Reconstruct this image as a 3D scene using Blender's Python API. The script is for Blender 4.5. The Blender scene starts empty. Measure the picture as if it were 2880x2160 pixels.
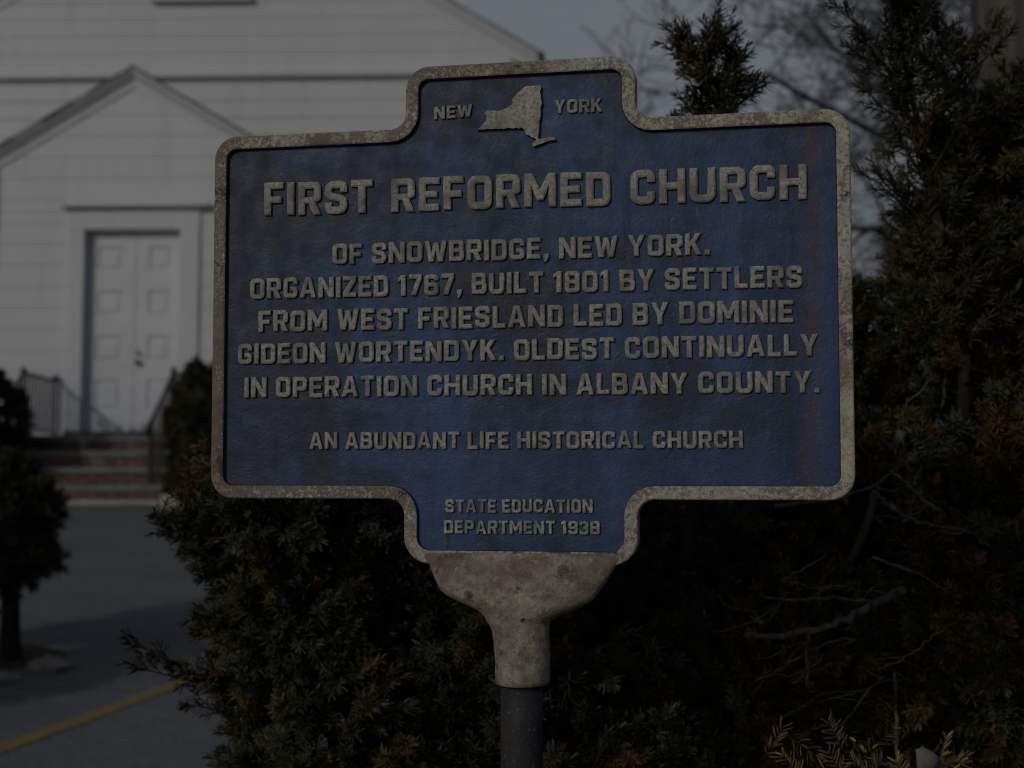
import bpy, math, random
import numpy as np
from mathutils import Vector, Matrix, noise as mnoise
from mathutils.geometry import delaunay_2d_cdt
R = math.radians
scene = bpy.context.scene
col = scene.collection

# ---------------------------------------------------------------- camera, light, exposure
cam = bpy.data.objects.new('camera', bpy.data.cameras.new('camera'))
col.objects.link(cam)
cam.location = (0, 0, 1.4)
cam.rotation_euler = (R(90 + 4.5), 0, 0)
cam.data.lens = 50
cam.data.sensor_width = 36
cam.data.clip_start = 0.05
cam.data.clip_end = 2000
cam.data.dof.use_dof = True
cam.data.dof.focus_distance = 1.79
cam.data.dof.aperture_fstop = 4.9
scene.camera = cam

SUN = Vector((0.65, 1.0, -0.50)).normalized()          # direction the light travels
world = bpy.data.worlds.new('World')
scene.world = world
world.use_nodes = True
wn, wl = world.node_tree.nodes, world.node_tree.links
wn.clear()
sky = wn.new('ShaderNodeTexSky'); sky.sky_type = 'NISHITA'; sky.sun_disc = False
sky.sun_elevation = R(22.7); sky.sun_rotation = R(213)
sky.dust_density = 2.2; sky.air_density = 1.0
bgn = wn.new('ShaderNodeBackground'); bgn.inputs['Strength'].default_value = 0.115
wo = wn.new('ShaderNodeOutputWorld')
tcw = wn.new('ShaderNodeTexCoord')
ns = wn.new('ShaderNodeTexNoise'); ns.inputs['Scale'].default_value = 2.2; ns.inputs['Detail'].default_value = 5
rp = wn.new('ShaderNodeValToRGB'); rp.color_ramp.elements[0].position = .30; rp.color_ramp.elements[1].position = .75
rp.color_ramp.elements[0].color = (.62, .62, .62, 1); rp.color_ramp.elements[1].color = (.92, .92, .92, 1)
mxw = wn.new('ShaderNodeMixRGB'); mxw.inputs['Color2'].default_value = (7.4, 7.8, 8.35, 1)   # thin high cloud, thickest low in the north
sp = wn.new('ShaderNodeSeparateXYZ'); wl.new(tcw.outputs['Generated'], sp.inputs[0])
rn = wn.new('ShaderNodeMapRange'); rn.inputs['From Min'].default_value = .1; rn.inputs['From Max'].default_value = .9; rn.inputs['To Min'].default_value = .12; rn.inputs['To Max'].default_value = 1
wl.new(sp.outputs['Y'], rn.inputs['Value'])
ml = wn.new('ShaderNodeMath'); ml.operation = 'MULTIPLY'; wl.new(rn.outputs[0], ml.inputs[0]); wl.new(rp.outputs['Color'], ml.inputs[1])
wl.new(tcw.outputs['Generated'], ns.inputs['Vector']); wl.new(ns.outputs['Fac'], rp.inputs['Fac'])
wl.new(ml.outputs[0], mxw.inputs['Fac']); wl.new(sky.outputs['Color'], mxw.inputs['Color1'])
wl.new(mxw.outputs['Color'], bgn.inputs['Color']); wl.new(bgn.outputs['Background'], wo.inputs['Surface'])

sl = bpy.data.lights.new('sun', 'SUN'); sl.energy = 2.3; sl.angle = R(0.8); sl.color = (1.0, .98, .95)
sun = bpy.data.objects.new('sun', sl); col.objects.link(sun)
sun.rotation_euler = SUN.to_track_quat('-Z', 'Y').to_euler()
sun.location = (-20, -30, 20)

vs = scene.view_settings
scene.display_settings.display_device = 'sRGB'
vs.view_transform = 'Standard'; vs.look = 'None'; vs.gamma = 1; vs.exposure = -2.35
scene.render.engine = 'CYCLES'
scene.cycles.use_denoising = True
scene.cycles.filter_width = 1.15
scene.cycles.max_bounces = 6
scene.cycles.diffuse_bounces = 3
scene.cycles.glossy_bounces = 3

# ---------------------------------------------------------------- helpers
class MB:
    def __init__(s): s.v = []; s.f = []; s.m = []
    def add(s, vs_, fs, m=0):
        b = len(s.v); s.v += [tuple(p) for p in vs_]
        for f in fs: s.f.append(tuple(b + i for i in f)); s.m.append(m)
    def quad(s, a, b, c, d, m=0): s.add([a, b, c, d], [(0, 1, 2, 3)], m)
    def box(s, x0, x1, y0, y1, z0, z1, m=0):
        s.add([(x0,y0,z0),(x1,y0,z0),(x1,y1,z0),(x0,y1,z0),(x0,y0,z1),(x1,y0,z1),(x1,y1,z1),(x0,y1,z1)],
              [(0,3,2,1),(4,5,6,7),(0,1,5,4),(1,2,6,5),(2,3,7,6),(3,0,4,7)], m)
    def tube(s, pts, rad, n=6, m=0, cap=True):
        pts = [Vector(p) for p in pts]; b = len(s.v); ref = None
        for i, p in enumerate(pts):
            d = (pts[min(i + 1, len(pts) - 1)] - pts[max(i - 1, 0)]).normalized()
            if ref is None: ref = d.orthogonal().normalized()
            ref = (ref - d * ref.dot(d))
            ref = ref.normalized() if ref.length > 1e-6 else d.orthogonal().normalized()
            o = d.cross(ref); r = rad[i] if hasattr(rad, '__len__') else rad
            for k in range(n):
                a = 2 * math.pi * k / n
                s.v.append(tuple(p + ref * (r * math.cos(a)) + o * (r * math.sin(a))))
        for i in range(len(pts) - 1):
            for k in range(n):
                k2 = (k + 1) % n
                s.f.append((b + i*n + k, b + i*n + k2, b + (i+1)*n + k2, b + (i+1)*n + k)); s.m.append(m)
        if cap:
            s.f.append(tuple(b + k for k in reversed(range(n)))); s.m.append(m)
            e = b + (len(pts) - 1) * n
            s.f.append(tuple(e + k for k in range(n))); s.m.append(m)
    def build(s, name, mats, parent=None, smooth=False, loc=None, bevel=0):
        me = bpy.data.meshes.new(name); me.from_pydata(s.v, [], s.f); me.update()
        if not isinstance(mats, (list, tuple)): mats = [mats]
        for m in mats: me.materials.append(m)
        if len(mats) > 1: me.polygons.foreach_set('material_index', s.m)
        if smooth: me.polygons.foreach_set('use_smooth', [True] * len(me.polygons))
        o = bpy.data.objects.new(name, me); col.objects.link(o)
        if parent: o.parent = parent
        if loc: o.location = loc
        if bevel:
            b = o.modifiers.new('bevel', 'BEVEL'); b.width = bevel; b.segments = 2; b.limit_method = 'ANGLE'
        return o

def empty(name, loc=(0, 0, 0), rz=0):
    o = bpy.data.objects.new(name, None); col.objects.link(o)
    o.location = loc; o.rotation_euler = (0, 0, rz); return o
def tag(o, label=None, cat=None, group=None, kind=None):
    for k, v in (('label', label), ('category', cat), ('group', group), ('kind', kind)):
        if v: o[k] = v
    return o

def mat(name, base, rough=.6, spec=.4, metal=0):
    m = bpy.data.materials.new(name); m.use_nodes = True
    p = m.node_tree.nodes['Principled BSDF']
    p.inputs['Base Color'].default_value = (*base, 1); p.inputs['Roughness'].default_value = rough
    p.inputs['Specular IOR Level'].default_value = spec; p.inputs['Metallic'].default_value = metal
    return m
class N:
    """tiny node-graph helper working on object coordinates"""
    def __init__(s, m, coord='Object'):
        s.t = m.node_tree; s.n = s.t.nodes; s.l = s.t.links; s.p = s.n['Principled BSDF']
        s.tc = s.n.new('ShaderNodeTexCoord'); s.c = s.tc.outputs[coord]
    def mapv(s, scale=(1, 1, 1), loc=(0, 0, 0)):
        k = s.n.new('ShaderNodeMapping'); k.inputs['Scale'].default_value = scale; k.inputs['Location'].default_value = loc
        s.l.new(s.c, k.inputs['Vector']); return k.outputs['Vector']
    def noise(s, scale, detail=4, rough=.55, vec=None, dist=0):
        k = s.n.new('ShaderNodeTexNoise'); k.inputs['Scale'].default_value = scale; k.inputs['Detail'].default_value = detail
        k.inputs['Roughness'].default_value = rough; k.inputs['Distortion'].default_value = dist
        s.l.new(vec or s.c, k.inputs['Vector']); return k.outputs['Fac']
    def voro(s, scale, vec=None, feature='F1', out='Distance'):
        k = s.n.new('ShaderNodeTexVoronoi'); k.feature = feature; k.inputs['Scale'].default_value = scale
        s.l.new(vec or s.c, k.inputs['Vector']); return k.outputs[out]
    def ramp(s, fac, a, b, ca=(0, 0, 0), cb=(1, 1, 1)):
        k = s.n.new('ShaderNodeValToRGB'); e = k.color_ramp.elements
        e[0].position = a; e[1].position = b; e[0].color = (*ca, 1); e[1].color = (*cb, 1)
        s.l.new(fac, k.inputs['Fac']); return k.outputs['Color']
    def mix(s, fac, a, b, mode='MIX'):
        k = s.n.new('ShaderNodeMixRGB'); k.blend_type = mode
        for sock, val in (('Fac', fac), ('Color1', a), ('Color2', b)):
            if isinstance(val, (int, float)): k.inputs[sock].default_value = val
            elif isinstance(val, tuple): k.inputs[sock].default_value = (*val, 1)
            else: s.l.new(val, k.inputs[sock])
        return k.outputs['Color']
    def math(s, op, a, b=0.0, clamp=False):
        k = s.n.new('ShaderNodeMath'); k.operation = op; k.use_clamp = clamp
        for i, val in enumerate((a, b)):
            if isinstance(val, (int, float)): k.inputs[i].default_value = val
            else: s.l.new(val, k.inputs[i])
        return k.outputs[0]
    def sep(s, vec=None):
        k = s.n.new('ShaderNodeSeparateXYZ'); s.l.new(vec or s.c, k.inputs[0]); return k.outputs
    def island(s): return s.n.new('ShaderNodeNewGeometry').outputs['Random Per Island']
    def color(s, c): s.l.new(c, s.p.inputs['Base Color'])
    def rough(s, c): s.l.new(c, s.p.inputs['Roughness'])
    def bump(s, h, strength=.3, dist=.001):
        k = s.n.new('ShaderNodeBump'); k.inputs['Strength'].default_value = strength; k.inputs['Distance'].default_value = dist
        s.l.new(h, k.inputs['Height']); s.l.new(k.outputs[0], s.p.inputs['Normal'])

def ground_z(y): return -0.02 + 0.086 * min(max(y, -3), 15.5)

# ---------------------------------------------------------------- materials
def m_panel():
    m = mat('blue_enamel', (.05, .08, .25), .55, .35); n = N(m)
    x, y, z = n.sep()
    big = n.noise(6.5, 9, .66, n.mapv((.75, 1, 1.25), (5.1, 0, 2.2)), .5)
    streak = n.noise(8, 8, .66, n.mapv((1.7, 1, .26), (0.4, 0, 5)))
    f = n.math('ADD', n.math('MULTIPLY', big, .70), n.math('MULTIPLY', streak, .36))
    f = n.math('SUBTRACT', f, n.math('MULTIPLY', x, .15))
    f = n.math('ADD', f, n.math('MULTIPLY', z, .10))
    dirt = n.math('ADD', n.math('MULTIPLY', n.ramp(f, .49, .60), .34), n.math('MULTIPLY', n.ramp(f, .54, .565), .28))
    fine = n.noise(120, 3, .6)
    blue = n.mix(n.ramp(n.noise(11, 7, .66, n.mapv((1.3, 1, .22), (7, 0, 2))), .34, .66), (.021, .042, .098), (.044, .092, .232))
    blue = n.mix(n.math('MULTIPLY', n.ramp(fine, .56, .74), .35), blue, (.10, .15, .32))
    c = n.mix(dirt, blue, n.mix(n.ramp(n.noise(26, 5, .6, n.mapv((.5, 1, 1))), .3, .7), (.018, .022, .030), (.040, .040, .044)))
    drip = n.math('MULTIPLY', n.ramp(n.noise(30, 6, .7, n.mapv((1.6, 1, .07), (2, 0, 8))), .54, .66), n.ramp(n.noise(5, 3, .5, n.mapv((1, 1, .8), (1, 0, 1))), .42, .6))
    c = n.mix(n.math('MULTIPLY', drip, .55), c, (.022, .024, .030))
    scr = n.ramp(n.noise(60, 3, .6, n.mapv((1, 1, .5), (1, 4, 8))), .70, .76)
    c = n.mix(n.math('MULTIPLY', scr, .5), c, (.13, .19, .34))
    ax = n.math('ABSOLUTE', x)
    edge = n.ramp(n.math('ADD', n.math('MULTIPLY', ax, 2.2), n.math('MULTIPLY', n.noise(17, 6, .7, n.mapv((1, 1, .6), (1, 0, 9))), .75)), 1.06, 1.22)
    speck = n.ramp(n.noise(110, 4, .75), .46, .56)
    band = n.math('SUBTRACT', 1, n.math('MULTIPLY', n.math('ABSOLUTE', n.math('SUBTRACT', n.math('ADD', x, n.math('MULTIPLY', n.noise(7, 4, .6, n.mapv((0.01, 1, 1), (0, 0, 3))), .05)), .381)), 42), True)
    band = n.math('MULTIPLY', band, n.ramp(n.noise(30, 6, .75, n.mapv((1.5, 1, .6))), .40, .56))
    rust = n.math('MAXIMUM', n.math('MULTIPLY', n.math('MULTIPLY', edge, speck), .9), n.math('MULTIPLY', band, .6))
    rust2 = n.math('MULTIPLY', n.ramp(n.noise(11, 6, .7, n.mapv((1, 1, 1), (14, 0, 3))), .62, .74), n.ramp(n.noise(85, 4, .7), .45, .6))
    c = n.mix(n.math('MAXIMUM', rust, n.math('MULTIPLY', rust2, .8)), c, n.mix(fine, (.075, .036, .024), (.15, .075, .045)))
    n.color(c)
    h = n.math('ADD', n.math('MULTIPLY', n.noise(55, 4, .65), .6), n.math('MULTIPLY', n.noise(230, 3, .6), .4))
    h = n.math('ADD', h, n.math('MULTIPLY', dirt, -.18))
    n.bump(h, .85, .0024)
    n.rough(n.ramp(n.noise(40, 3), .3, .7, (.42, .42, .42), (.68, .68, .68)))
    return m
def m_cream(rusty=.5):
    m = mat('weathered_cream_paint', (.45, .42, .34), .7, .3); n = N(m)
    fine = n.noise(150, 5, .78); mid = n.noise(42, 6, .72); lo = n.noise(5.5, 4, .6, n.mapv((1, 1, 1), (2, 5, 1)))
    c = n.mix(n.ramp(n.math('ADD', n.math('MULTIPLY', mid, .5), n.math('MULTIPLY', n.noise(330, 3, .7, n.mapv((1, 1, 1), (3, 3, 3))), .5)), .36, .62), (.25, .24, .20), (.68, .66, .565))
    x, y, z = n.sep()
    f = n.math('ADD', n.math('ADD', n.math('MULTIPLY', fine, .55), n.math('MULTIPLY', mid, .40)), n.math('MULTIPLY', lo, .42))
    f = n.math('SUBTRACT', f, n.math('MULTIPLY', x, .16))
    worn = n.mix(mid, (.070, .052, .042), (.155, .118, .092))
    c = n.mix(n.math('MULTIPLY', n.ramp(f, .64, .69), rusty), c, worn)
    ru = n.math('MULTIPLY', n.ramp(n.noise(9, 6, .65, n.mapv((1, 1, 1), (4, 8, 0))), .53, .63), .65)
    c = n.mix(ru, c, n.mix(fine, (.10, .068, .052), (.20, .145, .11)))
    d = n.ramp(n.noise(12, 6, .65, n.mapv((1, 1, 1), (9, 2, 4))), .60, .635)
    c = n.mix(n.math('MULTIPLY', d, .85), c, (.055, .056, .066))
    li = n.ramp(n.voro(230, feature='F1'), .16, .34, (1, 1, 1), (0, 0, 0))
    c = n.mix(n.math('MULTIPLY', n.math('MULTIPLY', li, n.ramp(n.noise(22, 4), .42, .58)), .8), c, (.50, .50, .44))
    n.color(c)
    n.bump(n.math('ADD', n.math('MULTIPLY', fine, .9), mid), .7, .0026)
    return m
def m_letters():
    m = mat('cream_letter_paint', (.5, .46, .36), .7, .3); n = N(m)
    fine = n.noise(230, 4, .75); mid = n.noise(26, 6, .7)
    c = n.mix(n.ramp(fine, .38, .60), (.20, .195, .178), (.56, .55, .50))
    g = n.ramp(n.math('ADD', n.math('MULTIPLY', mid, .6), n.math('MULTIPLY', fine, .42)), .49, .60)
    c = n.mix(n.math('MULTIPLY', g, .72), c, (.115, .115, .11))
    n.color(c); n.bump(n.math('ADD', fine, n.noise(90, 3)), .6, .0014)
    return m
def m_bowl():
    m = mat('crusted_cream_iron', (.45, .41, .34), .75, .3); n = N(m)
    fine = n.noise(170, 5, .78); mid = n.noise(30, 7, .72); lo = n.noise(12, 6, .65, n.mapv((1, 1, 1), (1, 3, 2)))
    c = n.mix(n.ramp(mid, .34, .64), (.20, .18, .15), (.56, .52, .43))
    c = n.mix(n.math('MULTIPLY', n.ramp(fine, .50, .60), .6), c, (.17, .145, .115))
    c = n.mix(n.math('MULTIPLY', n.ramp(lo, .50, .64), .6), c, n.mix(fine, (.17, .105, .075), (.30, .20, .15)))
    c = n.mix(n.math('MULTIPLY', n.ramp(n.noise(70, 5, .7, n.mapv((1, 1, 1), (2, 7, 1))), .58, .66), .55), c, (.62, .60, .52))
    d = n.math('MULTIPLY', n.ramp(n.noise(22, 6, .7, n.mapv((1, 1, 1), (6, 1, 3))), .57, .63), n.ramp(mid, .36, .52))
    c = n.mix(n.math('MULTIPLY', d, .9), c, (.045, .043, .050))
    pit = n.ramp(n.voro(48), .07, .16, (1, 1, 1), (0, 0, 0))
    pit = n.math('MULTIPLY', pit, n.ramp(n.noise(14, 3), .5, .6))
    c = n.mix(n.math('MULTIPLY', pit, .8), c, (.05, .045, .045))
    n.color(c)
    h = n.math('SUBTRACT', n.math('ADD', n.math('MULTIPLY', fine, .6), n.math('MULTIPLY', mid, 1.3)), pit)
    n.bump(h, .95, .0060)
    return m
def m_pole():
    m = mat('dark_steel_pipe', (.05, .05, .055), .62, .3); n = N(m)
    c = n.mix(n.noise(25, 5, .65, n.mapv((1, 1, .5))), (.017, .018, .024), (.044, .043, .052))
    c = n.mix(n.math('MULTIPLY', n.ramp(n.noise(16, 5, .7), .58, .70), .6), c, (.075, .048, .042))
    c = n.mix(n.math('MULTIPLY', n.ramp(n.noise(190, 3, .7), .60, .66), .6), c, (.16, .16, .17))
    n.color(c); n.bump(n.noise(120, 4), .4, .0012); return m
def m_white():
    m = mat('white_house_paint', (.78, .78, .76), .6, .3); n = N(m)
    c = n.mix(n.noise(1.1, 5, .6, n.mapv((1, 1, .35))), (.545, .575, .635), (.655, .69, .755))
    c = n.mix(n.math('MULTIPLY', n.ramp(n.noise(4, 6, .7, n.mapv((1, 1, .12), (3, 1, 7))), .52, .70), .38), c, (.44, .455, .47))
    n.color(c); return m
def m_noise(name, a, b, scale, rough=.8, bump=.3, dist=.005, spec=.3, detail=5):
    m = mat(name, a, rough, spec); n = N(m); f = n.noise(scale, detail, .6)
    n.color(n.mix(n.ramp(f, .3, .7), a, b)); n.bump(n.noise(scale * 3, 4), bump, dist); return m
def m_asphalt():
    m = mat('worn_asphalt', (.1, .1, .1), .85, .25); n = N(m)
    f = n.noise(70, 5, .8); g = n.noise(.8, 6, .65); k = n.noise(9, 5, .7)
    c = n.mix(n.ramp(f, .38, .62), (.078, .086, .102), (.245, .256, .28))
    c = n.mix(n.math('MULTIPLY', n.ramp(g, .42, .66), .40), c, (.090, .095, .106))
    c = n.mix(n.math('MULTIPLY', n.ramp(k, .52, .66), .35), c, (.26, .265, .275))
    c = n.mix(n.math('MULTIPLY', n.ramp(n.noise(200, 2, .7), .60, .66), .6), c, (.40, .395, .38))
    cr = n.ramp(n.voro(.55, n.mapv((1, 1, 1), (.3, .2, 0)), 'DISTANCE_TO_EDGE'), .004, .012, (1, 1, 1), (0, 0, 0))
    c = n.mix(n.math('MULTIPLY', n.math('MULTIPLY', cr, n.ramp(k, .4, .55)), .6), c, (.03, .031, .035))
    n.color(c); n.bump(f, .8, .009); return m
def m_brick():
    m = mat('red_brick', (.25, .1, .07), .85, .2); n = N(m, 'Generated'); n.c = n.tc.outputs['Object']
    sw = n.n.new('ShaderNodeMapping'); sw.inputs['Rotation'].default_value = (R(-90), 0, 0)
    n.l.new(n.c, sw.inputs['Vector'])
    b = n.n.new('ShaderNodeTexBrick'); n.l.new(sw.outputs[0], b.inputs['Vector'])
    b.inputs['Color1'].default_value = (.110, .058, .052, 1); b.inputs['Color2'].default_value = (.070, .044, .042, 1)
    b.inputs['Mortar'].default_value = (.17, .16, .155, 1); b.inputs['Scale'].default_value = 1
    b.inputs['Brick Width'].default_value = .215; b.inputs['Row Height'].default_value = .072; b.inputs['Mortar Size'].default_value = .008
    n.color(n.mix(n.math('MULTIPLY', n.ramp(n.noise(6, 4), .58, .7), .5), b.outputs['Color'], (.36, .33, .31))); return m
def m_needle(name, a, b, rough=.55, spec=.22):
    m = mat(name, a, rough, spec); n = N(m)
    n.color(n.mix(n.island(), a, b)); return m
def m_bark(name, a, b, scale=30):
    m = mat(name, a, .9, .15); n = N(m)
    f = n.noise(scale, 6, .7, n.mapv((1, 1, .25)))
    f = n.ramp(f, .34, .66)
    n.color(n.mix(f, a, b)); n.bump(f, .7, .008); return m

M_PANEL, M_CREAM, M_LET, M_BOWL, M_POLE = m_panel(), m_cream(.75), m_letters(), m_bowl(), m_pole()
M_WHITE, M_ASPH, M_BRICK = m_white(), m_asphalt(), m_brick()
M_DOOR = m_noise('white_door_paint', (.585, .615, .67), (.655, .685, .74), 3, .5, .05)
M_SHING = m_noise('grey_asphalt_shingle', (.05, .055, .06), (.11, .115, .12), 12, .9, .6, .01)
M_SLATE = m_noise('bluestone_slab', (.13, .145, .155), (.21, .228, .238), 5, .8, .3, .004)
M_CONC = m_noise('pale_concrete', (.28, .275, .26), (.42, .41, .39), 6, .85, .3, .004)
M_IRON = mat('black_wrought_iron', (.018, .019, .022), .5, .4)
M_SOIL = m_noise('soil_and_leaf_litter', (.035, .026, .018), (.11, .08, .055), 16, .95, .8, .02)
M_YEL = m_noise('worn_yellow_road_paint', (.17, .13, .055), (.36, .27, .105), 28, .8, .3, .003)
M_GLASS = mat('dark_window_glass', (.03, .035, .04), .08, .6)
M_BRASS = mat('dark_brass_knob', (.05, .04, .03), .4, .5, .6)
NEEDLES = [m_needle('yew_needle_green', (.017, .024, .012), (.046, .055, .028)),
           m_needle('yew_needle_dark', (.009, .014, .010), (.025, .033, .020)),
           m_needle('yew_needle_greyed', (.044, .047, .036), (.088, .088, .066)),
           m_needle('yew_needle_olive', (.060, .050, .018), (.130, .102, .038)),
           m_needle('yew_needle_bronze', (.055, .036, .019), (.115, .072, .036)),
           m_needle('yew_needle_orange', (.085, .045, .022), (.180, .092, .042)),
         m_bark('yew_twig_bark', (.030, .022, .017), (.072, .052, .038), 60)]
NEEDLES_LIT = [m_needle('yew_lit_shoot_' + nm_, a_, b_) for nm_, a_, b_ in (('green', (.03, .035, .02), (.07, .075, .04)), ('dark', (.02, .02, .015), (.04, .04, .03)), ('grey_green', (.12, .12, .08), (.21, .20, .135)), ('yellow_olive', (.19, .155, .065), (.33, .265, .115)), ('tan', (.17, .12, .068), (.30, .21, .125)), ('rust', (.12, .06, .03), (.2, .1, .05)))] + [NEEDLES[-1]]  # yellowish shoot tones, brightened so that sunlight is put into the colour
M_STEM = m_bark('dark_yew_stem', (.016, .013, .011), (.045, .036, .030), 30)
M_BARE = m_bark('grey_bare_twig', (.045, .042, .042), (.22, .21, .20), 70)
M_TRUNK = m_bark('grey_brown_bark', (.045, .042, .042), (.13, .125, .125), 9)
M_FARTWIG = m_bark('dark_tree_bark', (.050, .052, .062), (.095, .097, .110), 10)

# ---------------------------------------------------------------- terrain, parking lot
def sheet(name, x0, x1, ys, dz, m, nx=2, edge=None, kind='structure'):
    mb = MB(); k = len(ys)
    for y in ys:
        for i in range(nx):
            x = x0 + (x1 - x0) * i / (nx - 1)
            if edge and i == nx - 1: x = edge(y)
            mb.v.append((x, y, ground_z(y) + dz))
    for j in range(k - 1):
        for i in range(nx - 1):
            a = j * nx + i; mb.f.append((a, a + 1, a + nx + 1, a + nx)); mb.m.append(0)
    o = mb.build(name, m); tag(o, kind=kind); return o
ys = [-60, -20, -3] + [0.5 * i for i in range(0, 31)] + [15.5, 20, 30, 60, 150, 600]
sheet('ground', -500, 500, ys, 0, M_SOIL, 5)
rnd = random.Random(4)
jit = {y: rnd.uniform(-.05, .05) for y in range(-3, 200)}
sheet('parking_lot', -40, -.35, [-3] + [0.25 * i for i in range(0, 62)] + [15.45, 20, 32], .004, M_ASPH, 6,
      edge=lambda y: -.62 + .035 * max(y - 5, 0) * (y < 14) + (5.4 if y >= 14 else 0) + .03 * math.sin(y * 5.3))
# yellow parking stripe lying on the asphalt
mb = MB(); a, b = Vector((-3.2, 2.06)), Vector((-.3, 10.1))
A = Vector((-1.949, 5.505)); B = Vector((-1.411, 7.009)); d = (B - A).normalized(); nrm = Vector((d.y, -d.x))
pts = [A - d * 3.2 + d * (i * .15) for i in range(50)]
rr = random.Random(3)
for p in pts:
    for s_ in (0.002 + rr.uniform(-.004, .004), .100 + rr.uniform(-.004, .004)):
        q = p + nrm * s_; mb.v.append((q.x, q.y, ground_z(q.y) + .008))
mb.f = [(2*i, 2*i+1, 2*i+3, 2*i+2) for i in range(len(pts) - 1)]; mb.m = [0] * len(mb.f)
tag(mb.build('parking_stripe', M_YEL), kind='structure')

# ---------------------------------------------------------------- church
ZB = 1.317
church = empty('church', (-4.7, 17.5, ZB), R(-1.8))
tag(church, 'white clapboard church with gabled entrance porch and tall double door', 'church')
CH = (0, 0, -ZB)
def part(mb, name, m, parent=church, **k):
    return mb.build(name, m, parent, loc=CH if parent in (church, ) else None, **k)
def boards(mb, spans, zs, v, lip=.013, rng=None):
    """overlapping clapboards; spans(z) gives the (left, right) pairs at a height"""
    for z0, z1 in zip(zs, zs[1:]):
        for (l0, r0), (l1, r1) in zip(spans(z0 + 1e-4, (z0+z1)/2), spans(z1 - 1e-4, (z0+z1)/2)):
            if r0 - l0 < .02: continue
            segs = max(1, int((r0 - l0) / .9))
            for i in range(segs):
                t0, t1 = i / segs, (i + 1) / segs
                j0 = math.sin(l0 + t0 * 7 + z0 * 5) * .004; j1 = math.sin(l0 + t1 * 7 + z0 * 5) * .004
                a0, a1 = l0 + (r0 - l0) * t0, l0 + (r0 - l0) * t1
                b0, b1 = l1 + (r1 - l1) * t0, l1 + (r1 - l1) * t1
                mb.quad((a0, v - lip, z0 + j0), (a1, v - lip, z0 + j1), (b1, v - .004, z1 + j1 + .01), (b0, v - .004, z1 + j0 + .01))
                mb.quad((a0, v + .01, z0 + j0), (a1, v + .01, z0 + j1), (a1, v - lip, z0 + j1), (a0, v - lip, z0 + j0))
def rake(uc, apex, slope, hw, v, o, prof, name, rname, depth, seed):
    """sloping crown, frieze and shingle edge of a gable; prof = vertical offsets"""
    q_lip0, q_lip1, q_cr, q_fr = prof; rg = random.Random(seed)
    crown, shing = MB(), MB()
    P = [(v - o, q_lip0), (v - o, q_lip1), (v - .035, q_cr), (v - .03, q_fr), (v + .02, q_fr)]
    for s in (-1, 1):
        e = lambda u, p: (uc + s * u, p[0], apex - p[1] - slope * u)
        for p, q in zip(P, P[1:]):
            crown.quad(*( [e(0, p), e(hw, p), e(hw, q), e(0, q)] if s > 0 else [e(hw, p), e(0, p), e(0, q), e(hw, q)]))
        crown.quad(e(hw, P[0]), e(hw, P[1]), e(hw, P[2]), e(hw, (v + .02, q_cr)))      # end cap
        crown.quad(e(hw, P[0]), e(hw, (v + .02, q_cr)), e(hw, (v + .02, q_fr)), e(hw, (v - .03, q_fr)))
        n = max(6, int(hw / .18))
        for i in range(n):
            u0, u1 = hw * i / n, hw * (i + 1) / n + (.05 if i == n - 1 else 0); th = q_lip0 + rg.uniform(-.004, .004); f = v - o - .012 + rg.uniform(-.012, .012)
            up = rg.uniform(0, .012)
            c = [e(u0, (f, -up)), e(u1, (f, -.004)), e(u1, (f, th - .004)), e(u0, (f, th - .004)),
                 e(u0, (v + depth, -up)), e(u1, (v + depth, -.004)), e(u1, (v + depth, th - .004)), e(u0, (v + depth, th - .004))]
            shing.add(c, [(0,1,2,3), (4,7,6,5), (0,4,5,1), (3,2,6,7), (1,5,6,2), (0,3,7,4)])
    part(crown, name, M_WHITE); part(shing, rname, M_SHING)
# porch front wall
PW, PA, PS = 1.78, 6.75, .60
def porch_span(z, zm):
    hw = min(PW, max(0, (PA - .16 - z) / PS))
    if zm < 4.94: return [(-hw, -.81), (.83, hw)]
    return [(-hw, hw)]
mb = MB(); pz = [1.32 + .2675 * i for i in range(14)] + [4.94] ; pz = [z for z in pz if z < 4.93] + [4.94] + [5.09 + .268 * i for i in range(6)] + [6.56]
boards(mb, porch_span, pz, 0)
for s in (-1, 1):      # side walls of the porch
    f = [(s*PW, .001, 1.3), (s*PW, 3.5, 1.3), (s*PW, 3.5, 5.55), (s*PW, .001, 5.55)]
    mb.quad(*(f if s > 0 else f[::-1]))
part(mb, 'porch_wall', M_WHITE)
for s in (-1, 1):
    mb = MB(); mb.box(s*PW - .055, s*PW + .055, -.045, .05, 1.3, 5.45); part(mb, 'corner_board', M_WHITE)
rake(-.02, PA, PS, 2.06, 0, .14, (.028, .043, .165, .235), 'porch_rake', 'porch_roof', 3.5, 5)
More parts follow.
